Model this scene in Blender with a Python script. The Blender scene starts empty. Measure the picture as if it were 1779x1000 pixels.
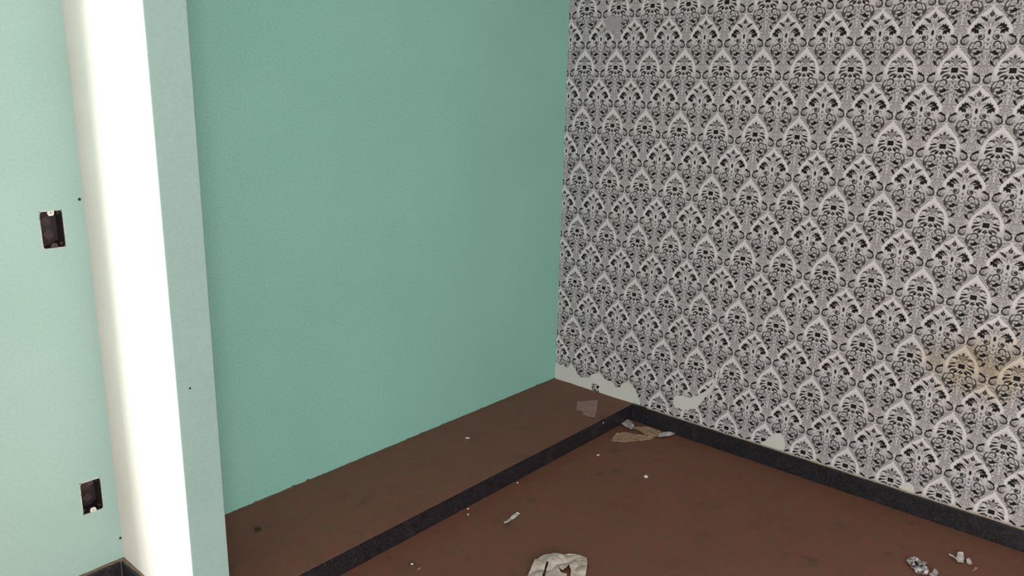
import bpy, bmesh, math, random
import numpy as np
from mathutils import Vector, Matrix, noise
from mathutils.geometry import tessellate_polygon

random.seed(7)
SC = bpy.context.scene
COL = SC.collection

# ------------------------------------------------------------------ camera
# world: the floor corner under wallpaper and green wall is the origin, metres, z up
F_PX, IMG_W, IMG_H = 1383.7, 1779, 1000
YAW, PITCH, ROLL = 0.85907, 0.25265, 0.02403
CAM_LOC = Vector((-3.0301, -2.3110, 1.5275))
_f = Vector((math.sin(YAW)*math.cos(PITCH), math.cos(YAW)*math.cos(PITCH), -math.sin(PITCH)))
_r0 = Vector((math.cos(YAW), -math.sin(YAW), 0)); _u0 = _r0.cross(_f)
_r = math.cos(ROLL)*_r0 + math.sin(ROLL)*_u0
_u = -math.sin(ROLL)*_r0 + math.cos(ROLL)*_u0
cam_data = bpy.data.cameras.new('camera')
cam_data.sensor_fit = 'HORIZONTAL'; cam_data.sensor_width = 36.0
cam_data.lens = F_PX/IMG_W*36.0
cam_data.clip_start = 0.02
cam = bpy.data.objects.new('camera', cam_data); COL.objects.link(cam)
M = Matrix((( _r.x, _u.x, -_f.x, CAM_LOC.x), (_r.y, _u.y, -_f.y, CAM_LOC.y), (_r.z, _u.z, -_f.z, CAM_LOC.z), (0, 0, 0, 1)))
cam.matrix_world = M
SC.camera = cam

# ------------------------------------------------------------------ light and exposure
SC.view_settings.view_transform = 'Standard'
SC.view_settings.look = 'None'
SC.view_settings.gamma = 1.0
SC.view_settings.use_curve_mapping = False
SC.view_settings.exposure = 0.0
world = bpy.data.worlds.new('overcast_sky'); SC.world = world
world.use_nodes = True
bg = world.node_tree.nodes['Background']
bg.inputs['Color'].default_value = (0.86, 0.93, 1.0, 1); bg.inputs['Strength'].default_value = 1.0
def daylight(name, loc, rot, sx, sy, power, color):
    d = bpy.data.lights.new(name, 'AREA'); d.shape = 'RECTANGLE'; d.size = sx; d.size_y = sy
    d.energy = power; d.color = color
    o = bpy.data.objects.new(name, d); COL.objects.link(o); o.location = loc; o.rotation_euler = rot
    return o
# daylight in the balcony doorway of the green wall (left, out of frame) and in the window behind the viewer; the left window is added weak fill
daylight('doorway_daylight', (-2.85, 0.175, 1.06), (-math.pi/2, 0, 0), 0.64, 2.05, 92, (1.0, 0.985, 0.96))
daylight('left_fill_light', (-6.33, -2.85, 1.5), (0, -math.pi/2, 0), 1.3, 1.7, 28, (1.0, 0.965, 0.99))
daylight('front_window_daylight', (-4.75, -6.16, 1.5), (math.pi/2, 0, 0), 2.3, 1.4, 265, (1.0, 0.965, 0.99))

# ------------------------------------------------------------------ helpers
def px_ray(x, y):
    return _f + _r*((x-IMG_W/2)/F_PX) - _u*((y-IMG_H/2)/F_PX)
def on_z(x, y, z=0.0):
    d = px_ray(x, y); return CAM_LOC + d*((z-CAM_LOC.z)/d.z)
def on_x(x, y, v=0.0):
    d = px_ray(x, y); return CAM_LOC + d*((v-CAM_LOC.x)/d.x)
def on_y(x, y, v=0.0):
    d = px_ray(x, y); return CAM_LOC + d*((v-CAM_LOC.y)/d.y)

def link(name, bm, mats, parent=None, smooth=False):
    me = bpy.data.meshes.new(name)
    bmesh.ops.recalc_face_normals(bm, faces=bm.faces)
    bm.to_mesh(me); bm.free()
    for m in (mats if isinstance(mats, (list, tuple)) else [mats]): me.materials.append(m)
    if smooth:
        for p in me.polygons: p.use_smooth = True
    o = bpy.data.objects.new(name, me); COL.objects.link(o)
    if parent is not None: o.parent = parent
    return o
def empty(name, loc=(0, 0, 0)):
    o = bpy.data.objects.new(name, None); COL.objects.link(o); o.location = loc
    o.empty_display_size = 0.05
    return o
def tag(o, label=None, cat=None, kind=None, group=None):
    if label: o['label'] = label
    if cat: o['category'] = cat
    if kind: o['kind'] = kind
    if group: o['group'] = group
    return o
def box(bm, x0, x1, y0, y1, z0, z1, mat=0):
    v = [bm.verts.new(p) for p in ((x0,y0,z0),(x1,y0,z0),(x1,y1,z0),(x0,y1,z0),(x0,y0,z1),(x1,y0,z1),(x1,y1,z1),(x0,y1,z1))]
    fs = []
    for q in ((3,2,1,0),(4,5,6,7),(0,1,5,4),(1,2,6,5),(2,3,7,6),(3,0,4,7)):
        f = bm.faces.new([v[i] for i in q]); f.material_index = mat; fs.append(f)
    return fs
def bevel(bm, w, seg=2, edges=None):
    bmesh.ops.bevel(bm, geom=list(edges or bm.edges), offset=w, segments=seg, profile=0.5, affect='EDGES', clamp_overlap=True)

# ------------------------------------------------------------------ materials
def material(name):
    m = bpy.data.materials.new(name); m.use_nodes = True
    nt = m.node_tree; b = nt.nodes['Principled BSDF']
    return m, nt, b
def nd(nt, t, **kw):
    n = nt.nodes.new(t)
    for k, v in kw.items():
        if k in n.inputs: n.inputs[k].default_value = v
        else: setattr(n, k, v)
    return n
def mixc(nt, fac, a, b, blend='MIX'):
    n = nt.nodes.new('ShaderNodeMix'); n.data_type = 'RGBA'; n.blend_type = blend
    for s, v in ((n.inputs['Factor'], fac), (n.inputs[6], a), (n.inputs[7], b)):
        if isinstance(v, bpy.types.NodeSocket): nt.links.new(v, s)
        else: s.default_value = v if not isinstance(v, tuple) or len(v) == 4 else (*v, 1)
    return n.outputs[2]
def srgb(r, g, b):
    f = lambda c: c/12.92 if c <= 0.04045 else ((c+0.055)/1.055)**2.4
    return (f(r/255), f(g/255), f(b/255), 1)
def obj_noise(nt, scale, detail=3, rough=0.55, lo=0.35, hi=0.65, coord='Object'):
    tc = nt.nodes.new('ShaderNodeTexCoord'); n = nd(nt, 'ShaderNodeTexNoise', Scale=scale, Detail=detail, Roughness=rough)
    nt.links.new(tc.outputs[coord], n.inputs['Vector'])
    r = nd(nt, 'ShaderNodeMapRange'); r.inputs[1].default_value = lo; r.inputs[2].default_value = hi
    nt.links.new(n.outputs['Fac'], r.inputs[0])
    return r.outputs[0]
def bump(nt, b, h, strength, dist):
    n = nd(nt, 'ShaderNodeBump', Strength=strength, Distance=dist)
    nt.links.new(h, n.inputs['Height']); nt.links.new(n.outputs['Normal'], b.inputs['Normal'])

def paint(name, c0, c1, rough=0.75, fine=0.06):
    m, nt, b = material(name)
    big = obj_noise(nt, 2.2, 3)
    col = mixc(nt, big, c0, c1)
    fn = obj_noise(nt, 130, 2, 0.6, 0.3, 0.7)
    g0 = tuple(1-fine for _ in range(3)); g1 = tuple(1+fine for _ in range(3))
    col = mixc(nt, 1.0, col, mixc(nt, fn, (*g0, 1), (*g1, 1)), 'MULTIPLY')
    nt.links.new(col, b.inputs['Base Color'])
    b.inputs['Roughness'].default_value = rough
    b.inputs['Specular IOR Level'].default_value = 0.3
    bump(nt, b, obj_noise(nt, 240, 3, 0.6, 0.2, 0.8), 0.12, 0.0005)
    return m
MAT_GREEN = paint('sea_green_wall_paint', srgb(131, 180, 165), srgb(135, 184, 169), fine=0.08)
MAT_GREEN_HAZED = paint('hazed_green_wall_paint', srgb(146, 174, 164), srgb(151, 178, 169), fine=0.05)  # same green wall paint, flare haze and brighter light mixed into the colour
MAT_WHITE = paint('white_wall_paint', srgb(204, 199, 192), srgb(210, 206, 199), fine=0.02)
MAT_PLASTER = paint('bare_white_plaster', srgb(198, 197, 189), srgb(208, 206, 199), rough=0.9, fine=0.04)
MAT_CEIL = paint('ceiling_paint', srgb(225, 224, 220), srgb(232, 231, 228), fine=0.02)

def floor_mat():
    m, nt, b = material('red_brown_screed')
    a = obj_noise(nt, 6, 4, 0.6, 0.3, 0.7)
    col = mixc(nt, a, srgb(108, 72, 59), srgb(121, 78, 66))
    g = obj_noise(nt, 17, 4, 0.7, 0.42, 0.64)
    col = mixc(nt, g, col, srgb(107, 81, 58))
    r = obj_noise(nt, 29, 4, 0.7, 0.50, 0.68)
    col = mixc(nt, r, col, srgb(126, 77, 68))
    dk = obj_noise(nt, 9.5, 5, 0.65, 0.60, 0.74)
    col = mixc(nt, dk, col, srgb(78, 65, 54))
    sp = obj_noise(nt, 420, 2, 0.7, 0.30, 0.70)
    col = mixc(nt, 1.0, col, mixc(nt, sp, (0.80, 0.80, 0.80, 1), (1.2, 1.2, 1.2, 1)), 'MULTIPLY')
    nt.links.new(col, b.inputs['Base Color'])
    b.inputs['Roughness'].default_value = 0.62
    b.inputs['Specular IOR Level'].default_value = 0.25
    bump(nt, b, obj_noise(nt, 160, 4, 0.65, 0.2, 0.8), 0.45, 0.0012)
    return m
MAT_FLOOR = floor_mat()

def granite_mat():
    m, nt, b = material('dark_granite')
    tc = nt.nodes.new('ShaderNodeTexCoord')
    v = nd(nt, 'ShaderNodeTexVoronoi', Scale=190); nt.links.new(tc.outputs['Object'], v.inputs['Vector'])
    sp = nd(nt, 'ShaderNodeSeparateColor'); nt.links.new(v.outputs['Color'], sp.inputs[0])
    r = nd(nt, 'ShaderNodeMapRange'); r.inputs[1].default_value = 0.55; r.inputs[2].default_value = 1.0
    nt.links.new(sp.outputs[0], r.inputs[0])
    col = mixc(nt, r.outputs[0], srgb(20, 18, 20), srgb(50, 48, 54))
    big = obj_noise(nt, 34, 3, 0.6, 0.45, 0.7)
    col = mixc(nt, big, col, srgb(34, 31, 40))
    dust = obj_noise(nt, 13, 4, 0.65, 0.58, 0.85)
    col = mixc(nt, dust, col, srgb(64, 55, 52))
    nt.links.new(col, b.inputs['Base Color'])
    b.inputs['Roughness'].default_value = 0.45
    return m
MAT_GRANITE = granite_mat()

def plain(name, c0, c1, scale=40, rough=0.8, bmp=0.2, coord='Object'):
    m, nt, b = material(name)
    nt.links.new(mixc(nt, obj_noise(nt, scale, 3, 0.6, 0.3, 0.7), c0, c1), b.inputs['Base Color'])
    b.inputs['Roughness'].default_value = rough
    bump(nt, b, obj_noise(nt, scale*4, 3, 0.6, 0.2, 0.8), bmp, 0.001)
    return m
MAT_MORTAR = plain('dusty_mortar', srgb(150, 132, 112), srgb(178, 164, 148), 60)
MAT_MORTAR_DK = plain('dark_mortar', srgb(70, 56, 46), srgb(92, 72, 58), 60)
MAT_PAPER = plain('white_torn_paper', srgb(186, 178, 174), srgb(210, 202, 198), 45)
MAT_PAPER_GREY = plain('grey_speckled_paper', srgb(140, 128, 126), srgb(192, 182, 180), 150)
MAT_PAPER_CREAM = plain('creamy_creased_paper', srgb(172, 156, 144), srgb(204, 192, 182), 60)
MAT_PAPER_TAN = plain('tan_paper', srgb(146, 118, 92), srgb(166, 138, 112), 40)
MAT_PAPER_PINK = plain('pinkish_dusty_paper', srgb(140, 110, 104), srgb(152, 122, 114), 40)
MAT_CRUMB = plain('white_plaster_crumb', srgb(205, 198, 186), srgb(226, 220, 210), 90)
MAT_DARKCHIP = plain('dark_stone_chip', srgb(28, 24, 22), srgb(52, 44, 40), 90)
MAT_BOX = plain('black_box_plastic', srgb(44, 28, 29), srgb(70, 50, 48), 70, 0.6)
MAT_BOX_DK = plain('dark_box_plastic', srgb(24, 16, 17), srgb(38, 26, 27), 70, 0.6)
MAT_FRAME = plain('white_window_frame', srgb(222, 222, 220), srgb(230, 230, 228), 20, 0.5)
# ---- the wallpaper print: one repeat drawn by the script, two flowers per repeat
REP_W, REP_H = 0.16837, 0.24956
U0, V0 = 0.09905, 1.60046           # a square eyed flower sits at y = -U0, z = V0
def damask_tile(TW=384, ratio=1.482):
    TH=int(round(TW*ratio))
    ink=np.zeros((TH,TW),np.float32)
    soft=0.010
    def stamp(ox,oy,x0,x1,y0,y1,fn,val):
        ix0,ix1=int(math.floor((ox+x0-.02)*TW)),int(math.ceil((ox+x1+.02)*TW))
        iy0,iy1=int(math.floor((oy+y0-.02)*TW)),int(math.ceil((oy+y1+.02)*TW))
        xs=(np.arange(ix0,ix1+1)+.5)/TW-ox; ys=(np.arange(iy0,iy1+1)+.5)/TW-oy
        X,Y=np.meshgrid(xs,ys); d=fn(X,Y)
        a=np.clip(.5-d/soft,0,1)*abs(val)
        I=np.ix_(np.arange(iy0,iy1+1)%TH,np.arange(ix0,ix1+1)%TW)
        if val>=0: ink[I]=np.maximum(ink[I],a)
        else: ink[I]=np.minimum(ink[I],1-a)
    cur=[0,0,1.0]
    def both(bb,fn,val,mirror=True):
        x0,x1,y0,y1=bb
        k=cur[2]
        stamp(cur[0],cur[1],x0*k,x1*k,y0*k,y1*k,lambda X,Y:fn(X/k,Y/k),val)
        if mirror: stamp(cur[0],cur[1],-x1*k,-x0*k,y0*k,y1*k,lambda X,Y:fn(-X/k,Y/k),val)
    def leaf(ax,ay,bx,by,wd,val=1,m=True,skew=.5):
        L=math.hypot(bx-ax,by-ay); ux,uy=(bx-ax)/L,(by-ay)/L
        def fn(X,Y):
            s=((X-ax)*ux+(Y-ay)*uy)/L; t=np.abs(-(X-ax)*uy+(Y-ay)*ux)
            sc=np.clip(s,0,1); prof=np.sin(np.pi*sc**(math.log(.5)/math.log(skew)))
            return np.maximum(t-wd*.5*prof, np.maximum(-s,s-1)*L)
        both((min(ax,bx)-wd,max(ax,bx)+wd,min(ay,by)-wd,max(ay,by)+wd),fn,val,m)
    def ell(cx,cy,rx,ry,val=1,m=True):
        both((cx-rx,cx+rx,cy-ry,cy+ry),lambda X,Y:(np.hypot((X-cx)/rx,(Y-cy)/ry)-1)*min(rx,ry),val,m)
    def arc(cx,cy,r,th,a0,a1,val=1,m=True):
        # degrees counter-clockwise a0->a1, tapered
        A0,A1=math.radians(a0),math.radians(a1)
        def fn(X,Y):
            an=(np.arctan2(Y-cy,X-cx)-A0)%(2*math.pi); s=an/(A1-A0)
            t=th*.5*np.sqrt(np.clip(np.sin(np.pi*np.clip(s,0,1)),.08,1))
            return np.where(s<=1,np.abs(np.hypot(X-cx,Y-cy)-r)-t,.1)
        both((cx-r-th,cx+r+th,cy-r-th,cy+r+th),fn,val,m)
    def poly(pts,val=1,m=True):
        P=np.array(pts)
        def fn(X,Y):
            d=np.full(X.shape,9.,np.float32); ins=np.zeros(X.shape,bool)
            for (ax,ay),(bx,by) in zip(P,np.roll(P,-1,0)):
                L2=(bx-ax)**2+(by-ay)**2+1e-9
                s=np.clip(((X-ax)*(bx-ax)+(Y-ay)*(by-ay))/L2,0,1)
                d=np.minimum(d,np.hypot(X-ax-s*(bx-ax),Y-ay-s*(by-ay)))
                c=(ay>Y)!=(by>Y)
                ins^=c&(X<(bx-ax)*(Y-ay)/((by-ay) if abs(by-ay)>1e-9 else 1e-9)+ax)
            return np.where(ins,-d,d)
        both((P[:,0].min(),P[:,0].max(),P[:,1].min(),P[:,1].max()),fn,val,m)
    def lower():
        # grey ground of the heart below each flower
        pass
        # outline of the heart
        arc(.17,-.33,.145,.030,-75,75,.95); leaf(.215,-.47,.09,-.60,.03,.8); leaf(.30,-.26,.27,-.19,.03,.7)
        # upper spirals
        arc(.165,-.245,.060,.032,-20,250,1); arc(.150,-.25,.026,.018,90,400,.85); leaf(.20,-.215,.25,-.19,.02,.6)
        # lower curls
        leaf(.13,-.315,.26,-.325,.034,.95); arc(.21,-.37,.055,.030,-60,110,.95)
        poly([(.035,-.36),(.10,-.368),(.145,-.335),(.175,-.38),(.25,-.39),(.21,-.42),(.24,-.455),(.15,-.44),(.09,-.405)],1)
        ell(.055,-.285,.017,.017,.9); ell(0,-.235,.022,.030,.75,False); ell(0,-.33,.014,.02,.7,False); leaf(.02,-.20,.075,-.215,.022,.7)
        ell(.105,-.475,.020,.018,.9); leaf(.12,-.515,.26,-.465,.055,.95); leaf(.305,-.30,.265,-.42,.05,.9); leaf(.20,-.53,.27,-.49,.04,.8); leaf(.03,-.30,.10,-.345,.03,.8); leaf(.075,-.42,.045,-.50,.035,.8); ell(.24,-.285,.016,.016,.8); ell(.045,-.45,.012,.012,.5)
        poly([(.08,-.53),(.13,-.545),(.155,-.60),(.195,-.65),(.13,-.635),(.09,-.59)],1)
        leaf(.03,-.62,.075,-.56,.024,.5); leaf(.0,-.40,.0,-.47,.03,.45,False); arc(.075,-.335,.03,.014,90,330,.6); leaf(.02,-.50,.06,-.54,.03,.45); leaf(.10,-.20,.20,-.17,.022,.55)
    def sides():
        # pair of C scrolls each side of the axis x=.5
        for sx in (1,):
            ell(.405,-.180,.062,.066,.42); arc(.400,-.178,.066,.042,-140,65,.95); leaf(.33,-.13,.345,-.21,.03,-.7)
            arc(.388,-.19,.034,.022,-170,70,.85)
            poly([(.335,-.052),(.36,-.036),(.40,-.062),(.458,-.092),(.470,-.140),(.435,-.135),(.385,-.108),(.340,-.090)],1)
            ell(.352,-.205,.022,.020,.8)
            leaf(.345,-.305,.445,-.285,.03,.6); leaf(.28,-.40,.375,-.31,.075,.42); leaf(.22,-.50,.30,-.40,.06,.38); leaf(.30,-.235,.37,-.26,.04,.5)
        # lace filler on the axis above the scrolls
        poly([(.345,-.045),(.40,.05),(.455,.13),(.545,.13),(.60,.05),(.655,-.045),(.56,-.075),(.5,-.13),(.44,-.075)],.28,False)
        for i in range(-4,5):
            for j in range(5):
                x=.5+i*.034+(.017 if j%2 else 0); y=-.045+j*.036
                if abs(x-.5)<.14-(y+.03)*.75: ell(x,y,.012,.012,.72,False)
        arc(.5,-.02,.065,.014,20,160,.6,False); arc(.5,-.04,.11,.012,30,150,.5,False)
    def motifA():
        # flower with a square eye
        poly([(-.062,-.052),(.062,-.052),(.062,.048),(-.062,.048)],1,False)
        leaf(0,.05,0,.275,.10,.6,False); leaf(0,.20,0,.285,.055,.95,False); leaf(.02,.19,.105,.235,.035,.9); leaf(.03,.10,.05,.19,.03,.7)
        arc(.145,.095,.060,.036,15,165,.95); leaf(.20,.10,.225,.06,.03,.8); arc(.125,.10,.028,.016,40,180,.6)
        poly([(.085,.045),(.15,.055),(.21,.03),(.255,.038),(.21,.002),(.14,.012)],1)
        poly([(.09,-.005),(.15,-.02),(.215,-.015),(.245,-.055),(.235,-.105),(.20,-.085),(.165,-.055),(.11,-.035)],.95)
        leaf(.075,-.07,.215,-.135,.05,.95); leaf(.055,-.085,.13,-.175,.055,1)
        poly([(0,-.075),(.035,-.12),(.06,-.15),(.02,-.155),(0,-.205)],1)
        ell(.085,-.005,.010,.03,.6); leaf(.03,.06,.08,.11,.024,.8); leaf(.06,.06,.12,.075,.022,.85); leaf(.20,.075,.245,.085,.03,.9); leaf(.055,.13,.085,.20,.035,.85)
        leaf(.03,-.06,.06,-.10,.02,.7); leaf(.17,-.13,.205,-.165,.03,.85); leaf(.09,.145,.13,.195,.03,.8); leaf(.15,.06,.195,.075,.02,.7); ell(.03,.165,.010,.03,.7)
    def motifB():
        y0=-.01
        # finial
        poly([(0,.385),(.030,.325),(.050,.315),(.028,.265),(0,.25)],.97)
        poly([(.045,.195),(.075,.245),(.10,.24),(.115,.265),(.145,.26),(.20,.275),(.155,.225),(.125,.20),(.095,.175),(.07,.165)],.97)
        leaf(.012,.06,.065,.21,.022,.8); leaf(0,.12,0,.245,.06,.42,False); leaf(.035,.06,.115,.175,.02,.7); ell(.035,.22,.010,.02,.6)
        # wings
        poly([(.085,.045),(.115,.09),(.15,.12),(.165,.155),(.195,.135),(.215,.165),(.235,.12),(.27,.12),(.268,.075),(.315,.045),(.305,.005),(.315,-.03),(.265,-.005),(.245,-.05),(.215,-.03),(.185,-.055),(.175,-.01),(.185,.02),(.155,.045),(.12,.045)],1)
        leaf(.11,.055,.20,.085,.016,-.75); leaf(.165,.035,.245,.05,.014,-.6)
        leaf(.05,.025,.165,.005,.022,.6)
        # seed
        ell(0,-.01,.027,.055,1,False)
        # spiral balls
        ell(.125,-.105,.062,.058,.95); arc(.130,-.095,.036,.018,60,300,-.8); leaf(.06,-.06,.10,-.055,.02,.7)
        poly([(0,-.11),(.03,-.15),(.0,-.19)],.85)
        ell(.07,-.175,.014,.014,.7); leaf(.10,.10,.145,.165,.022,.75); leaf(.065,.02,.10,-.035,.02,.7); leaf(.19,-.075,.235,-.105,.03,.8); leaf(.05,.245,.075,.29,.03,.8); ell(.02,.165,.010,.03,.7); leaf(.215,-.115,.265,-.155,.022,.6)
    H=ratio
    ink[:]=.22
    tentA=[(0,.465),(.035,.405),(.11,.335),(.21,.225),(.285,.11),(.322,0),(.30,-.08),(.27,-.125),(.245,-.15),(.16,-.20),(-.02,-.21),(-.02,.45)]
    tentB=[(0,.49),(.035,.435),(.12,.365),(.23,.27),(.32,.16),(.385,.05),(.385,-.03),(.35,-.075),(.30,-.10),(.26,-.15),(.16,-.20),(-.02,-.21),(-.02,.47)]
    inA=[(-.02,.335),(0,.335),(.07,.285),(.15,.215),(.215,.115),(.245,.01),(.243,-.05),(.31,-.115),(.30,-.16),(.17,-.23),(0,-.23),(-.02,-.23)]
    inB=[(-.02,.405),(0,.405),(.05,.335),(.11,.285),(.185,.285),(.215,.255),(.20,.215),(.245,.16),(.30,.10),(.33,.02),(.325,-.03),(.39,-.085),(.33,-.15),(.17,-.22),(0,-.22),(-.02,-.22)]
    for k,(ox,oy) in enumerate(((0,0),(.5,H/2))):
        cur[:]=[ox,oy+(0 if k==0 else -.02),1.0]
        poly(tentA if k==0 else tentB,-1)
    tent=ink<.1; keep=ink.copy(); ink[:]=0
    for k,(ox,oy) in enumerate(((0,0),(.5,H/2))):
        cur[:]=[ox,oy+(0 if k==0 else -.02),1.0]
        poly(inA if k==0 else inB,1)
    inner=ink.copy(); ink[:]=keep
    for k,(ox,oy) in enumerate(((0,0),(.5,H/2))):
        cur[:]=[ox,oy+(0 if k==0 else -.02),1.0]
        poly(inA if k==0 else inB,.17)
        # pale scroll shapes left open in the grey ground
        arc(.17,-.33,.118,.026,-60,70,-.9); leaf(0,-.36,0,-.60,.05,-.85,False); arc(.40,-.165,.10,.018,-140,60,-.75)
        leaf(.03,-.25,.12,-.34,.035,-.8); leaf(.10,-.44,.19,-.50,.03,-.8); leaf(.06,-.66,.02,-.56,.03,-.7); arc(.165,-.245,.083,.014,0,240,-.8)
        leaf(.37,-.25,.46,-.215,.022,-.8)
    for k,(ox,oy) in enumerate(((0,0),(.5,H/2))):
        cur[:]=[ox,oy+(0 if k==0 else -.02),1.0]
        lower(); sides()
        cur[2]=1.03 if k==0 else 1.02
        (motifA if k==0 else motifB)()
    # fine filigree between the motifs
    rng=np.random.RandomState(4)
    for k,(ox,oy) in enumerate(((0,0),(.5,H/2))):
        cur[:]=[ox,oy,1.0]
        for j in range(30):
            for i in range(11):
                x=.018+i*.0455+(.022 if j%2 else 0); y=-.66+j*.040
                if not (y<-.20 or x>.33-max(0,y)*.75): continue
                if x>.485: continue
                xi=int((ox+x)*TW)%TW; yi=int((oy+y)*TW)%TH
                a=rng.uniform(0,360); t=rng.rand()
                if y>.44: continue
                if ink[yi,xi]>.45 or tent[yi,xi]: continue
                if t<.6: arc(x,y,.0135,.013,a,a+210,.95)
                elif t<.85: leaf(x-.016*math.cos(a),y-.016*math.sin(a),x+.016*math.cos(a),y+.016*math.sin(a),.018,.85)
                else: ell(x,y,.011,.011,.8)
    # the flowers keep a clear white border
    band=np.where(tent,1-inner,0); ink[:]=np.minimum(ink,1-band)
    # the print is a little soft
    k=np.exp(-.5*(np.arange(-4,5)/1.1)**2); k/=k.sum()
    for ax in (0,1): ink=sum(np.roll(ink,s,ax)*w for s,w in zip(range(-4,5),k)).astype(np.float32)
    return ink
INK = damask_tile(384, REP_H/REP_W)
th_, tw_ = INK.shape
img = bpy.data.images.new('damask_repeat', tw_, th_, float_buffer=False, is_data=True)
_px = np.ones((th_, tw_, 4), np.float32); _px[..., :3] = INK[..., None]
img.pixels.foreach_set(_px.ravel()); img.update(); img.pack()

def wallpaper_mat(name, stains=True):
    m, nt, b = material(name)
    uv = nt.nodes.new('ShaderNodeUVMap'); uv.uv_map = 'UVMap'
    t = nt.nodes.new('ShaderNodeTexImage'); t.image = img; t.extension = 'REPEAT'; t.interpolation = 'Cubic'
    nt.links.new(uv.outputs[0], t.inputs[0])
    ink = t.outputs['Color']
    paper = mixc(nt, obj_noise(nt, 5, 3), srgb(220, 211, 211), srgb(213, 205, 204))
    if stains:
        geo = nt.nodes.new('ShaderNodeNewGeometry')
        def blob(c, sx, sz, scale, amp, lo, hi):
            mp = nt.nodes.new('ShaderNodeMapping'); mp.vector_type = 'TEXTURE'
            mp.inputs['Location'].default_value = c; mp.inputs['Scale'].default_value = (1, sx, sz)
            nt.links.new(geo.outputs['Position'], mp.inputs['Vector'])
            ln = nt.nodes.new('ShaderNodeVectorMath'); ln.operation = 'LENGTH'; nt.links.new(mp.outputs[0], ln.inputs[0])
            ns = nd(nt, 'ShaderNodeTexNoise', Scale=scale, Detail=4); nt.links.new(geo.outputs['Position'], ns.inputs['Vector'])
            ma = nt.nodes.new('ShaderNodeMath'); ma.operation = 'MULTIPLY_ADD'
            nt.links.new(ns.outputs['Fac'], ma.inputs[0]); ma.inputs[1].default_value = amp; nt.links.new(ln.outputs['Value'], ma.inputs[2])
            r = nd(nt, 'ShaderNodeMapRange'); r.inputs[1].default_value = hi; r.inputs[2].default_value = lo
            nt.links.new(ma.outputs[0], r.inputs[0]); return r.outputs[0]
        c = on_x(1700, 640); st = blob((0, c.y, c.z), 0.22, 0.15, 9, 1.1, 0.75, 1.6)
        paper = mixc(nt, st, paper, srgb(206, 187, 164))
        c = on_x(1064, 43); rub = blob((0, c.y, c.z), 0.055, 0.042, 25, 0.5, 0.8, 1.35)
        inkf = mixc(nt, rub, ink, (0.5, 0.5, 0.5, 1))
    else: inkf = ink
    black = mixc(nt, obj_noise(nt, 14, 3), srgb(22, 19, 19), srgb(36, 33, 32))
    col = mixc(nt, inkf, paper, black)
    nt.links.new(col, b.inputs['Base Color'])
    b.inputs['Roughness'].default_value = 0.7; b.inputs['Specular IOR Level'].default_value = 0.18
    bump(nt, b, obj_noise(nt, 30, 3, 0.6, 0.2, 0.8), 0.12, 0.002)
    return m
MAT_WALLPAPER = wallpaper_mat('damask_wallpaper')
MAT_SCRAP = wallpaper_mat('damask_scrap', False)

# ------------------------------------------------------------------ room shell
X_L, Y_F, Z_C = -6.4, -6.25, 2.72       # left wall, wall behind the viewer, ceiling
P0, P1, PY = -2.158, -2.053, -0.450      # the short partition that ends the closet
HP = 0.0776                              # height of plinth and baseboards
BT = 0.016                               # thickness of the granite slabs
PLY = -0.452                             # front of the plinth body

bm = bmesh.new(); box(bm, X_L-0.2, 0.2, Y_F-0.2, 0.2, -0.12, 0)
tag(link('floor', bm, MAT_FLOOR), 'bare red brown screed floor of the empty room', 'floor', 'structure')
bm = bmesh.new(); box(bm, X_L-0.2, 0.2, Y_F-0.2, 0.2, Z_C, Z_C+0.12)
tag(link('ceiling', bm, MAT_CEIL), 'plain white ceiling above the room', 'ceiling', 'structure')

def holed_wall(bm, a0, a1, b0, b1, t0, t1, holes, place, matf):
    """a wall a0..a1 by b0..b1, t0 room face, t1 far face, with rectangular openings (a0,a1,b0,b1,depth)"""
    A = sorted({a0, a1, *[h[0] for h in holes], *[h[1] for h in holes], *matf[0]})
    B = sorted({b0, b1, *[h[2] for h in holes], *[h[3] for h in holes]})
    vs = {}
    def v(a, b, t):
        k = (round(a, 5), round(b, 5), round(t, 5))
        if k not in vs: vs[k] = bm.verts.new(place(a, b, t))
        return vs[k]
    def q(pts, mi):
        try: f = bm.faces.new([v(*p) for p in pts]); f.material_index = mi
        except ValueError: pass
    for i in range(len(A)-1):
        for j in range(len(B)-1):
            ca, cb = (A[i]+A[i+1])/2, (B[j]+B[j+1])/2
            h = next((h for h in holes if h[0] < ca < h[1] and h[2] < cb < h[3]), None)
            mi = matf[1](ca)
            if h is None: q([(A[i],B[j],t0),(A[i+1],B[j],t0),(A[i+1],B[j+1],t0),(A[i],B[j+1],t0)], mi)
            if h is None or h[4] is not None: q([(A[i],B[j],t1),(A[i],B[j+1],t1),(A[i+1],B[j+1],t1),(A[i+1],B[j],t1)], mi)
    for (ha0, ha1, hb0, hb1, dep) in holes:
        te = t1 if dep is None else t0 + dep*(1 if t1 > t0 else -1)
        for p, r in (((ha0,hb0),(ha1,hb0)), ((ha1,hb0),(ha1,hb1)), ((ha1,hb1),(ha0,hb1)), ((ha0,hb1),(ha0,hb0))):
            q([(p[0],p[1],t0),(r[0],r[1],t0),(r[0],r[1],te),(p[0],p[1],te)], matf[1]((ha0+ha1)/2))
        if dep is not None: q([(ha0,hb0,te),(ha1,hb0,te),(ha1,hb1,te),(ha0,hb1,te)], matf[1](ha0))
    for p, r in (((a0,b0),(a1,b0)), ((a1,b0),(a1,b1)), ((a1,b1),(a0,b1)), ((a0,b1),(a0,b0))):
        q([(p[0],p[1],t0),(r[0],r[1],t0),(r[0],r[1],t1),(p[0],p[1],t1)], 0)

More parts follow.
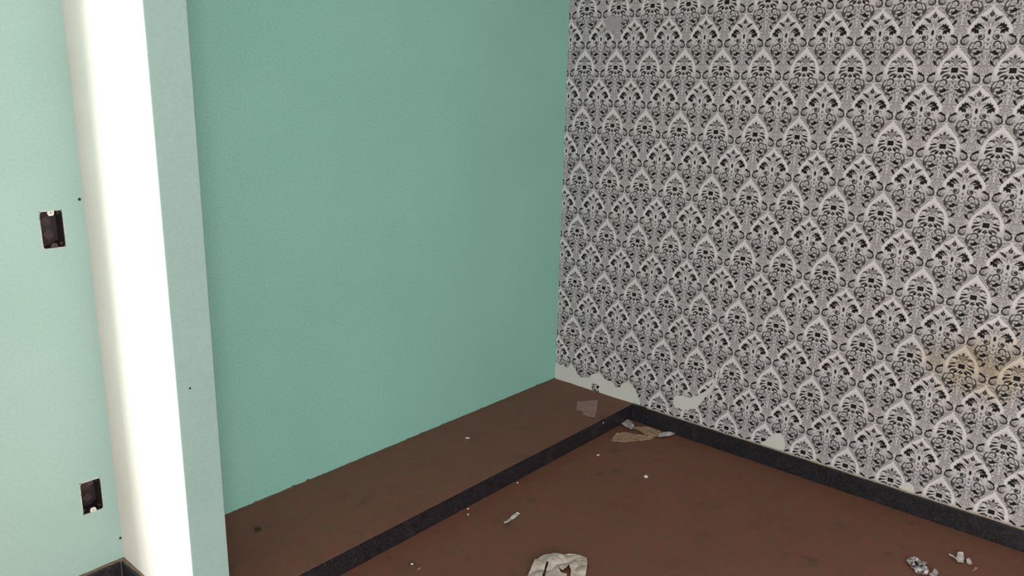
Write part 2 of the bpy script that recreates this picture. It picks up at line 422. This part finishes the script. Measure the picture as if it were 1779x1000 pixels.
SW = (-2.2457, 1.1159); OUT = (-2.2284, 0.3159)     # centres of the two wall boxes
BW, BH = 0.029, 0.051                               # half size of a box opening
DOOR = (-3.18, -2.52, 0.0, 2.1)
holes = [(*DOOR, None), (SW[0]-BW, SW[0]+BW, SW[1]-BH, SW[1]+BH, 0.048), (OUT[0]-BW, OUT[0]+BW, OUT[1]-BH, OUT[1]+BH, 0.048)]
bm = bmesh.new()
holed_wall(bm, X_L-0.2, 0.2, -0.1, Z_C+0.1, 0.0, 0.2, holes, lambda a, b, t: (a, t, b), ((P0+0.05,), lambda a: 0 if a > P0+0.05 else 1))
wall_back = tag(link('wall_back', bm, [MAT_GREEN, MAT_GREEN_HAZED]), 'green painted wall running from the doorway into the closet recess', 'wall', 'structure')

bm = bmesh.new()
for f in box(bm, P0, P1, PY, 0.0, 0.0, Z_C):
    c = f.calc_center_median()
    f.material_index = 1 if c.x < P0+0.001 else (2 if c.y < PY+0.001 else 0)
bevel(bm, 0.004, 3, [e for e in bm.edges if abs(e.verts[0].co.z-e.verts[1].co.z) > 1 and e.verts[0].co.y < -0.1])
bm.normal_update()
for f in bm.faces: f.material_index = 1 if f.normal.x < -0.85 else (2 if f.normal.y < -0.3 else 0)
wall_part = tag(link('wall_partition', bm, [MAT_GREEN, MAT_WHITE, MAT_GREEN_HAZED]), 'narrow partition wall ending the closet, white on its left side and green with painted-in haze on its end', 'wall', 'structure')

bm = bmesh.new(); box(bm, 0.0, 0.2, Y_F-0.2, 0.2, -0.1, Z_C+0.1)
wall_right = tag(link('wall_right', bm, MAT_PLASTER), 'white plastered wall covered with damask wallpaper', 'wall', 'structure')
bm = bmesh.new(); FILL_WIN = (-3.75, -1.95, 0.8, 2.2)  # unseen opening added for the left fill light
holed_wall(bm, Y_F-0.2, 0.2, -0.1, Z_C+0.1, X_L, X_L-0.2, [(*FILL_WIN, None)], lambda a, b, t: (t, a, b), ((), lambda a: 0))
tag(link('wall_left', bm, MAT_GREEN_HAZED), 'green wall left of the viewer, haze painted into its colour', 'wall', 'structure')
WIN = (-5.95, -3.55, 0.75, 2.25)
bm = bmesh.new()
holed_wall(bm, X_L-0.2, 0.2, -0.1, Z_C+0.1, Y_F, Y_F-0.2, [(*WIN, None)], lambda a, b, t: (a, t, b), ((), lambda a: 0))
tag(link('wall_front', bm, MAT_WHITE), 'white wall with the window, behind the viewer', 'wall', 'structure')

# window and door frames of the daylight openings and of the added fill window
w = tag(empty('window_1', (WIN[0], Y_F-0.1, WIN[2])), 'wide white framed window behind the viewer', 'window', 'structure')
ox, oy, oz = w.location
def bar(name, par, x0, x1, y0, y1, z0, z1, mat=MAT_FRAME):
    b_ = bmesh.new(); box(b_, x0-par.location.x, x1-par.location.x, y0-par.location.y, y1-par.location.y, z0-par.location.z, z1-par.location.z)
    bevel(b_, 0.003, 1); return link(name, b_, mat, par)
for x0, x1, z0, z1 in ((WIN[0], WIN[1], WIN[2], WIN[2]+0.05), (WIN[0], WIN[1], WIN[3]-0.05, WIN[3]), (WIN[0], WIN[0]+0.05, WIN[2]+0.05, WIN[3]-0.05),
                       (WIN[1]-0.05, WIN[1], WIN[2]+0.05, WIN[3]-0.05), (-4.775, -4.725, WIN[2]+0.05, WIN[3]-0.05)):
    bar('window_frame', w, x0, x1, Y_F-0.13, Y_F-0.08, z0, z1)
w = tag(empty('fill_window', (X_L-0.1, FILL_WIN[0], FILL_WIN[2])), 'added white framed window, an unseen opening for the left fill light', 'window', 'structure')
for y0, y1, z0, z1 in ((FILL_WIN[0], FILL_WIN[1], FILL_WIN[2], FILL_WIN[2]+0.05), (FILL_WIN[0], FILL_WIN[1], FILL_WIN[3]-0.05, FILL_WIN[3]), (FILL_WIN[0], FILL_WIN[0]+0.05, FILL_WIN[2]+0.05, FILL_WIN[3]-0.05),
                       (FILL_WIN[1]-0.05, FILL_WIN[1], FILL_WIN[2]+0.05, FILL_WIN[3]-0.05), (-2.875, -2.825, FILL_WIN[2]+0.05, FILL_WIN[3]-0.05)):
    bar('window_frame', w, X_L-0.13, X_L-0.08, y0, y1, z0, z1)
d = tag(empty('door_1', (DOOR[0], 0.15, 0)), 'open balcony doorway with a white frame in the green wall', 'doorway', 'structure')
for x0, x1, z0, z1 in ((DOOR[0], DOOR[0]+0.012, 0, DOOR[3]), (DOOR[1]-0.012, DOOR[1], 0, DOOR[3]), (DOOR[0]+0.012, DOOR[1]-0.012, DOOR[3]-0.02, DOOR[3])):
    bar('door_frame', d, x0, x1, 0.176, 0.199, z0, z1)

# ------------------------------------------------------------------ closet plinth
pl = tag(empty('closet_plinth', (P1, 0, 0)), 'raised red brown plinth filling the closet recess under the green wall', 'plinth', 'structure')
bm = bmesh.new()
NX, NY = 60, 14
PLF = PLY-BT+0.0010                      # the screed is carried out over the top of the granite strip
gv = [[bm.verts.new((i/NX*(0-P1), PLF*(1-j/NY), HP + (noise.noise((i*.35, j*.5, 3.1))*0.0018 if 0 < j < NY else 0))) for j in range(NY+1)] for i in range(NX+1)]
for i in range(NX):
    for j in range(NY): bm.faces.new((gv[i][j], gv[i+1][j], gv[i+1][j+1], gv[i][j+1]))
b0 = [bm.verts.new((i/NX*(0-P1), PLF, HP-0.0018)) for i in range(NX+1)]
for i in range(NX): bm.faces.new((b0[i], b0[i+1], gv[i+1][0], gv[i][0]))
link('plinth_top', bm, MAT_FLOOR, pl, smooth=False)
# ragged mortar where plinth meets the green wall
bm = bmesh.new(); n = 170; prev = None; rr = random.Random(3)
lx = 0 - P1
for i in range(n+1):
    x = lx*i/n; spike = 0.007 if rr.random() < 0.09 else 0
    h = 0.0022 + 0.003*abs(noise.noise((x*9, 0, 0))) + rr.random()*0.0015 + spike*rr.random()
    dpt = 0.004 + 0.004*abs(noise.noise((x*7, 5, 0)))
    c = [bm.verts.new((x, -dpt, HP-0.001)), bm.verts.new((x, -0.0012, HP+h)), bm.verts.new((x, 0.0, HP+h))]
    if prev:
        bm.faces.new((prev[0], c[0], c[1], prev[1])); bm.faces.new((prev[1], c[1], c[2], prev[2]))
    prev = c
link('mortar_edge', bm, MAT_MORTAR_DK, pl)

MAT_MORTAR_BR = plain('brown_mortar', srgb(96, 78, 62), srgb(124, 100, 80), 60)
# ------------------------------------------------------------------ granite baseboards, slab by slab
def slabs(name, label, items):
    root = empty(name, (items[0][0], items[0][2], 0)); tag(root, label, 'baseboard', 'structure')
    for (x0, x1, y0, y1, h) in items:
        b_ = bmesh.new(); L = root.location
        box(b_, x0-L.x, x1-L.x, y0-L.y, y1-L.y, 0, h); bevel(b_, 0.0016, 2)
        link('granite_slab', b_, MAT_GRANITE, root)
    return root
G = 0.0012
bb_back = slabs('baseboard_back', 'dark granite baseboard under the green wall with two open wall boxes',
      [(X_L, DOOR[0]-0.005, -BT, 0, HP), (DOOR[1]+0.005, P0-BT-G/2, -BT, 0, HP-0.001)])
bb_part = slabs('baseboard_partition', 'dark granite baseboard wrapped round the end of the partition wall',
      [(P0-BT, P0, PY-BT, -BT-G, HP), (P0+G, P1-G/2, PY-BT, PY, HP)])
bb_pl = slabs('baseboard_plinth', 'dark granite facing strip along the front of the closet plinth',
      [(P1+G/2, -1.16, PLY-BT, PLY, HP-0.0020), (-1.16+G, -0.001, PLY-BT, PLY, HP-0.0020)])
ya = on_x(1121, 712, -BT).y; yb = on_x(1436, 815, -BT).y
bb_r = slabs('baseboard_right', 'dark granite baseboard under the damask wallpaper',
      [(-BT, 0, ya+G, PLY-BT-G, HP+0.003), (-BT, 0, yb+G, ya, HP), (-BT, 0, yb-1.05, yb, HP), (-BT, 0, Y_F, yb-1.05-G, HP)])
def mortar_line(parent, p0, p1, out, n, mat, seed, hmax=0.0035, dmin=0.004, dmax=0.008):
    # dusty bead of mortar where slab tops meet the wall; out = direction away from the wall
    b_ = bmesh.new(); prev = None; r_ = random.Random(seed); Lc = parent.location
    p0, p1, out = Vector(p0), Vector(p1), Vector(out)
    for i in range(n+1):
        p = p0.lerp(p1, i/n) - Lc; s = (p1-p0).length*i/n
        wv = 0.5+0.5*noise.noise((seed, s*14, 2)); hh = hmax*max(0.15, wv) + 0.001*r_.random(); dd = dmin + dmax*(0.5+0.5*noise.noise((4+seed, s*11, 0)))
        c = [b_.verts.new(p+out*dd+Vector((0, 0, HP-0.0006))), b_.verts.new(p+out*dd*0.5+Vector((0, 0, HP+hh))), b_.verts.new(p+out*0.0001+Vector((0, 0, HP+hh*1.25)))]
        if prev:
            b_.faces.new((prev[0], c[0], c[1], prev[1])); b_.faces.new((prev[1], c[1], c[2], prev[2]))
        prev = c
    return link('mortar_line', b_, mat, parent)
mortar_line(bb_r, (0, ya, 0), (0, -2.6, 0), (-1, 0, 0), 300, MAT_MORTAR, 0)
mortar_line(bb_back, (DOOR[1]+0.01, 0, 0), (P0-0.001, 0, 0), (0, -1, 0), 60, MAT_MORTAR_BR, 1, 0.002, 0.006, 0.008)
mortar_line(bb_part, (P0, -0.002, 0), (P0, PY+0.002, 0), (-1, 0, 0), 60, MAT_MORTAR_BR, 2, 0.002, 0.005, 0.008)

# ------------------------------------------------------------------ wallpaper sheet with its torn lower edge
def yz(pts): return [(p.y, p.z) for p in (on_x(a, b, -0.001) for a, b in pts)]
ZB = HP + 0.003
tear = yz([(966, 629), (972, 633), (979, 632), (984, 639), (991, 636), (999, 639), (1002, 648), (1008, 654), (1016, 656), (1023, 655), (1028, 650),
           (1036, 648), (1044, 650), (1050, 657), (1058, 661), (1065, 664), (1069, 672), (1076, 673), (1081, 665), (1090, 664), (1097, 668), (1104, 676), (1108, 688), (1112, 697)])
notch1 = yz([(1319, 771), (1331, 764), (1337, 759), (1342, 755), (1347, 751), (1353, 752), (1360, 757), (1362, 763), (1365, 769), (1361, 780)])
notch2 = yz([(1563, 850), (1562, 843), (1567, 840), (1573, 838), (1582, 839), (1587, 846), (1588, 856)])
hole = yz([(1170.6, 689), (1174, 685.5), (1180, 687.5), (1186, 686), (1193, 690), (1200, 690.5), (1207, 687), (1213, 686.5), (1219, 682), (1225, 679), (1233, 673), (1241, 660), (1246, 640), (1249, 641), (1246, 661), (1240, 672),
           (1234, 681), (1228, 687), (1222, 695), (1217, 702), (1212, 707), (1207, 710), (1200, 710), (1194, 713), (1188, 710), (1183, 711), (1178, 708), (1173, 708), (1169, 698.5)])
def jag(pts, amp, step=0.006, seed=0, closed=False):
    out = []; r_ = random.Random(seed); q = pts+[pts[0]] if closed else pts
    for (a, b) in zip(q[:-1], q[1:]):
        L_ = math.hypot(b[0]-a[0], b[1]-a[1]); k = max(1, int(L_/step))
        for i in range(k):
            t = i/k; s = amp if 0 < i else amp*0.3
            out.append((a[0]+(b[0]-a[0])*t + (r_.random()-.5)*s, a[1]+(b[1]-a[1])*t + (r_.random()-.5)*s))
    if not closed: out.append(q[-1])
    return out
outline = [(-0.0015, Z_C), (-0.0015, tear[0][1]+0.004)] + jag(tear, 0.004, seed=1)
y_ = outline[-1][0]-0.004; rr = random.Random(5)
def run_to(y_end):
    global y_
    while y_ > y_end+0.012:
        outline.append((y_, ZB + 0.002*rr.random())); y_ -= 0.010
for nt_ in (notch1, notch2):
    run_to(nt_[0][0]); n0 = [(nt_[0][0], ZB)] + nt_[1:-1] + [(nt_[-1][0], ZB)]
    outline += jag(n0, 0.004, seed=9); y_ = n0[-1][0]-0.008
run_to(Y_F+0.012)
outline += [(Y_F, ZB), (Y_F, Z_C)]
hole_j = jag(hole, 0.004, seed=4, closed=True)
def paper_on_wall(name, loops, th, mat, parent):
    b_ = bmesh.new(); vs = []; rings = []
    for lp in loops:
        ring = [b_.verts.new((-th, a, c)) for a, c in lp]; rings.append(ring); vs += ring
    tris = tessellate_polygon([[Vector((a, c, 0)) for a, c in lp] for lp in loops])
    for t in tris:
        try: b_.faces.new([vs[i] for i in t])
        except ValueError: pass
    for ring in rings:
        back = [b_.verts.new((0.0, v.co.y, v.co.z)) for v in ring]
        for i in range(len(ring)):
            j = (i+1) % len(ring)
            try: b_.faces.new((ring[i], ring[j], back[j], back[i]))
            except ValueError: pass
    uvl = b_.loops.layers.uv.new('UVMap')
    for f in b_.faces:
        for l in f.loops: l[uvl].uv = ((-l.vert.co.y-U0)/REP_W, (l.vert.co.z-V0)/REP_H)
    return link(name, b_, mat, parent)
wp = paper_on_wall('wallpaper', [outline, hole_j], 0.0009, MAT_WALLPAPER, wall_right)
wp['label'] = 'black on white damask wallpaper, torn along the bottom near the corner'
rem = paper_on_wall('wallpaper_scrap', [jag(yz([(1028, 664), (1034, 666), (1041, 670), (1039, 676), (1041, 681), (1035, 681), (1028, 677)]), 0.004, seed=6, closed=True)], 0.0009, MAT_WALLPAPER, wall_right)
rem['label'] = 'last shred of wallpaper left on the bare white plaster'

MAT_RIM = plain('chipped_plaster_rim', srgb(168, 172, 160), srgb(196, 190, 180), 120)
# ------------------------------------------------------------------ wall boxes
def ring_mesh(cx, cz, hw, hh, amp, th, seed, extra=0.003):
    """broken plaster rim round a box opening, facing -y"""
    b_ = bmesh.new(); N = 56; r_ = random.Random(seed); inn, out = [], []
    for i in range(N):
        a = 2*math.pi*i/N; c, s = math.cos(a), math.sin(a)
        k = min(hw/abs(c) if abs(c) > 1e-6 else 9, hh/abs(s) if abs(s) > 1e-6 else 9)
        x, z = c*k, s*k
        o_ = 1 + (extra + amp*r_.random())/math.hypot(x, z)
        inn.append(b_.verts.new((cx+x, -th, cz+z))); out.append(b_.verts.new((cx+x*o_, -0.0001, cz+z*o_)))
    for i in range(N):
        j = (i+1) % N; b_.faces.new((inn[i], inn[j], out[j], out[i]))
    return b_
def disc(b_, cx, y, cz, r, n=12, depth=0.0):
    f = b_.faces.new([b_.verts.new((cx+r*math.cos(2*math.pi*i/n), y, cz+r*math.sin(2*math.pi*i/n))) for i in range(n)])
    if depth:
        e = bmesh.ops.extrude_face_region(b_, geom=[f]); vs = [g for g in e['geom'] if isinstance(g, bmesh.types.BMVert)]
        bmesh.ops.translate(b_, vec=(0, depth, 0), verts=vs)
def wall_box(pos, label, light_top, seed):
    t = tag(empty('electrical_box', (pos[0], 0, pos[1])), label, 'electrical box', None, 'open electrical boxes in the green wall')
    w_, h_ = BW-0.0012, BH-0.0012
    b_ = bmesh.new()
    # five sided shell, 1.5 mm walls
    y0, y1, tt = 0.001, 0.046, 0.0016
    box(b_, -w_, -w_+tt, y0, y1, -h_, h_); box(b_, w_-tt, w_, y0, y1, -h_, h_)
    box(b_, -w_+tt, w_-tt, y0, y1, h_-tt, h_); box(b_, -w_+tt, w_-tt, y0, y1, -h_, -h_+tt)
    box(b_, -w_+tt, w_-tt, y1-tt, y1, -h_+tt, h_-tt)
    for sx in (-1, 1):
        for sz in (-1, 1): box(b_, sx*(w_-0.006)-0.004, sx*(w_-0.006)+0.004, 0.010, y1-tt, sz*(h_-0.008)-0.004, sz*(h_-0.008)+0.004)
    link('shell', b_, MAT_BOX_DK, t)
    for k, (x, z, r) in enumerate(((0.0, 0.018, 0.013), (0.002, -0.020, 0.013))):
        b_ = bmesh.new(); disc(b_, x, y1-tt-0.0005, z, r, 16, -0.0025); link('knockout', b_, MAT_BOX, t)
    for sz in (-1, 1):
        b_ = bmesh.new()
        # screw lug: a tongue with a screw hole ring
        pts = [(-0.008, h_), (0.008, h_), (0.0085, h_-0.006), (0.005, h_-0.0125), (-0.005, h_-0.0125), (-0.0085, h_-0.006)]
        f = b_.faces.new([b_.verts.new((x, 0.003, z*sz)) for x, z in pts])
        e = bmesh.ops.extrude_face_region(b_, geom=[f]); bmesh.ops.translate(b_, vec=(0, -0.0045, 0), verts=[g for g in e['geom'] if isinstance(g, bmesh.types.BMVert)])
        white = (sz > 0) == light_top
        lug = link('screw_lug', b_, MAT_PLASTER if white else MAT_BOX, t)
        if white: lug['label'] = 'screw lug whitened with plaster'
        b_ = bmesh.new(); disc(b_, 0, -0.0016, sz*(h_-0.005), 0.0017, 8, 0.001); link('screw_hole', b_, MAT_DARKCHIP, lug)
    link('plaster_rim', ring_mesh(0, 0, BW-0.0012, BH-0.0012, 0.0032, 0.0012, seed, 0.0004), MAT_RIM, t)
    return t
sb = wall_box(SW, 'open switch box high on the green wall, its top lug whitened with plaster', True, 11)
wall_box(OUT, 'open outlet box low on the green wall, its bottom lug whitened with plaster', False, 12)

# small plugged nail holes in the walls
def plug(p, r, parent, axis='y'):
    b_ = bmesh.new(); disc(b_, 0, -0.0002, 0, r, 10, -0.0006)
    o = link('nail_hole', b_, MAT_DARKCHIP, parent); o.location = p; return o
p = on_y(138, 346); plug((p.x, 0, p.z), 0.0042, wall_back)
p = on_y(209, 934); plug((p.x, 0, p.z), 0.0042, wall_back)
p = on_y(330, 674, PY); plug((p.x, PY, p.z), 0.0030, wall_part)

# ------------------------------------------------------------------ paper scraps and crumbs on floor and plinth
def sheet(name, px, z0, mat, label, cat, parent=None, lift=0.006, freq=28, cuts=3, seed=0, th=0.0006, group=None, tilt=None, flat=False):
    """a torn piece of paper: outline on the floor (or plinth), creased, with real thickness"""
    P_ = [on_z(a, b, z0) for a, b in px]
    c = sum(P_, Vector())/len(P_); c.z = z0
    loc = jag([((q-c).x, (q-c).y) for q in P_], 0.0016, 0.008, seed, True)
    b_ = bmesh.new(); vs = [b_.verts.new((x, y, 0)) for x, y in loc]
    for t in tessellate_polygon([[Vector((x, y, 0)) for x, y in loc]]): b_.faces.new([vs[i] for i in t])
    for _ in range(cuts):
        bmesh.ops.subdivide_edges(b_, edges=[e for e in b_.edges if e.calc_length() > 0.007], cuts=1)
        bmesh.ops.triangulate(b_, faces=b_.faces)
        bmesh.ops.beautify_fill(b_, faces=b_.faces, edges=b_.edges)
    for v in b_.verts:
        x, y = v.co.x, v.co.y
        n1 = noise.noise((x*freq+seed, y*freq, seed*1.7)); n2 = noise.noise((x*freq*2.3, y*freq*2.3+seed, 4.0))
        z = lift*(abs(n1)*1.5 + 0.35*abs(n2))
        if tilt: z += max(0.0, tilt[0]*x + tilt[1]*y + tilt[2])
        v.co.z = z + 0.0008
    uvl = b_.loops.layers.uv.new('UVMap')
    for f in b_.faces:
        for l in f.loops: l[uvl].uv = (l.vert.co.x/REP_W*1.0+0.3, l.vert.co.y/REP_H+0.2)
    low = min(v.co.z for v in b_.verts)
    for v in b_.verts: v.co.z -= low
    geom = bmesh.ops.extrude_face_region(b_, geom=list(b_.faces))
    bmesh.ops.translate(b_, vec=(0, 0, th), verts=[g for g in geom['geom'] if isinstance(g, bmesh.types.BMVert)])
    o = link(name, b_, mat, parent)
    if parent is None: o.location = c; tag(o, label, cat, None, group)
    else:
        o.location = c - parent.location
        if label: o['label'] = label
    return o
def crumb(px, z0, r, label, mat=MAT_CRUMB, squash=0.6, stretch=(1, 1), seed=0, name='plaster_crumb', cat='crumb', rot=0.0):
    c = on_z(px[0], px[1], z0)
    b_ = bmesh.new(); bmesh.ops.create_icosphere(b_, subdivisions=2, radius=r)
    for v in b_.verts:
        k = 1 + 0.45*noise.noise(v.co/r*1.3 + Vector((seed, 0, 0)))
        v.co = Vector((v.co.x*k*stretch[0], v.co.y*k*stretch[1], v.co.z*k*squash))
    bmesh.ops.rotate(b_, matrix=Matrix.Rotation(rot, 3, 'Z'), verts=b_.verts)
    lo = min(v.co.z for v in b_.verts)
    for v in b_.verts: v.co.z -= lo
    o = link(name, b_, mat); o.location = (c.x, c.y, z0)
    return tag(o, label, cat)

sheet('paper_scrap', [(1003, 698), (1020, 696), (1039, 694), (1037, 710), (1034, 725), (1022, 724), (1013, 720), (1012, 714), (1001, 712)], HP+0.001, MAT_PAPER_PINK,
      'flat dusty pink paper scrap lying on the raised closet plinth', 'paper scrap', lift=0.002, seed=2)
# tan torn paper in the corner under the baseboards
t0 = on_z(1120, 756, 0.0)
tp = tag(empty('torn_paper', (t0.x, t0.y, 0)), 'tan torn paper with a white tip lying in the corner of granite strip and baseboard', 'paper scrap')
sheet('tan_lobe', [(1061, 766), (1067, 757), (1073, 752), (1090, 752), (1105, 755), (1120, 755), (1140, 757), (1132, 763), (1105, 767), (1080, 768)], 0.0, MAT_PAPER_TAN, None, None, tp, lift=0.005, seed=3)
sheet('tan_lobe', [(1100, 744), (1106, 741), (1120, 741), (1136, 745), (1148, 750), (1150, 757), (1136, 758), (1122, 755), (1112, 750)], 0.004, MAT_PAPER_TAN, None, None, tp, lift=0.005, seed=4)
sheet('white_tip', [(1146, 753), (1154, 751), (1166, 751), (1173, 753.5), (1164, 757), (1152, 760), (1143, 760)], 0.006, MAT_PAPER, 'white torn tip of the tan paper', None, tp, lift=0.005, seed=5)
sheet('paper_scrap', [(1078, 737), (1086, 731), (1092, 729), (1099, 735), (1102, 741), (1098, 746), (1088, 742)], 0.010, MAT_PAPER_GREY,
      'small grey speckled paper scrap against the granite strip beside the tan torn paper', 'paper scrap', lift=0.006, seed=6)
# big crumpled piece at the bottom of the picture
cp = sheet('crumpled_paper', [(916, 1002), (922, 990), (930, 974), (945, 966), (960, 964.5), (985, 963), (1005, 964), (1019, 968), (1020, 985), (1017, 1003), (1010, 1014), (1000, 1012),
      (992, 1012), (991, 1001), (992, 993), (988, 983), (984, 989), (977, 993), (968, 986), (974, 995), (984, 998), (985, 1012), (972, 1016), (950, 1014), (947, 1002), (949, 991), (953, 981), (950, 979), (945, 991), (942, 1002), (941, 1012), (930, 1011)], 0.004, MAT_PAPER_CREAM,
      'large crumpled white paper with brown tears lying on the open floor', 'paper scrap', lift=0.012, freq=17, seed=8, cuts=4)
sheet('wallpaper_scrap', [(1574, 975), (1580, 971), (1588, 970), (1600, 974), (1608, 978), (1611, 986), (1613, 996), (1604, 1000), (1592, 996), (1584, 986), (1576, 979)], 0.003, MAT_SCRAP,
      'crumpled scrap of black and white damask wallpaper on the floor near the baseboard', 'paper scrap', lift=0.010, seed=9)
sheet('paper_scrap', [(1613, 998), (1619, 995), (1623, 988), (1627, 990), (1630, 999), (1622, 1004)], 0.001, MAT_PAPER_GREY,
      'tiny pointed paper scrap beside the crumpled damask wallpaper scrap', 'paper scrap', lift=0.006, seed=10)
sheet('paper_scrap', [(1647, 964), (1655, 967), (1661, 970), (1664, 960), (1673, 961), (1675, 970), (1673, 978), (1664, 978), (1657, 972), (1648, 968)], 0.002, MAT_PAPER,
      'white ragged paper scrap with a thin tail, nearest to the right baseboard', 'paper scrap', lift=0.008, seed=11)
sheet('paper_scrap', [(1678, 972), (1684, 970), (1689, 978), (1688, 981), (1682, 982)], 0.001, MAT_PAPER,
      'small white paper chip just right of the ragged paper with a tail', 'paper scrap', lift=0.005, seed=12)
sheet('paper_scrap', [(1688, 992), (1694, 985), (1699, 987), (1694, 992)], 0.001, MAT_PAPER_PINK,
      'tiny dull pink paper chip below the small white paper chip', 'paper scrap', lift=0.003, seed=13)
sheet('paper_scrap', [(875, 908), (885, 901), (893, 893), (899, 890), (904, 892), (898, 898), (887, 905), (877, 910)], 0.001, MAT_PAPER,
      'narrow curled white paper sliver on the floor in front of the granite strip', 'paper scrap', lift=0.005, seed=14, freq=30)
crumb((1122, 829), 0, 0.0085, 'round white plaster crumb alone in the middle of the floor', squash=0.55, seed=1)
crumb((1039, 791), 0, 0.0055, 'small white plaster crumb between the granite strip and the round crumb', squash=0.5, stretch=(1.4, 0.8), seed=2)
crumb((812, 761), HP, 0.0062, 'white plaster flake on the plinth near the green wall', squash=0.35, stretch=(1.7, 0.8), seed=3, name='plaster_flake', rot=-0.7)
crumb((813, 884), 0, 0.0036, 'tiny white crumb close to the granite strip, the upper of a pair', squash=0.6, seed=4)
crumb((813, 894), 0, 0.0036, 'tiny white crumb close to the granite strip, the lower of a pair', squash=0.6, seed=5)
crumb((899, 839), 0, 0.0034, 'tiny white crumb at the foot of the granite strip above the paper sliver', squash=0.6, seed=6)
crumb((716, 980), 0, 0.0044, 'tiny white crumb on the floor left of the large crumpled paper', squash=0.5, seed=7)
crumb((728, 988), 0, 0.0050, 'dull pinkish flake beside the tiny crumb left of the crumpled paper', MAT_PAPER_PINK, 0.3, (1.8, 0.7), 8, 'plaster_flake', rot=0.3)
crumb((448, 921), HP, 0.0095, 'dark stone chip on the plinth beside the partition wall', MAT_DARKCHIP, 0.5, (1.2, 0.9), 9, 'stone_chip', 'stone chip')
crumb((441, 917), HP, 0.0055, 'small pale fragment touching the dark stone chip on the plinth', MAT_MORTAR_DK, 0.6, (1, 1), 10, 'mortar_chip', 'mortar chip')
# white fleck on the plinth facing
p = on_y(1048, 734, PLY-BT); b_ = bmesh.new(); disc(b_, 0, 0, 0, 0.0035, 9, -0.0006)
o = link('white_fleck', b_, MAT_CRUMB, bb_pl); o.location = (p.x-bb_pl.location.x, PLY-BT-bb_pl.location.y, min(p.z, HP-0.008))
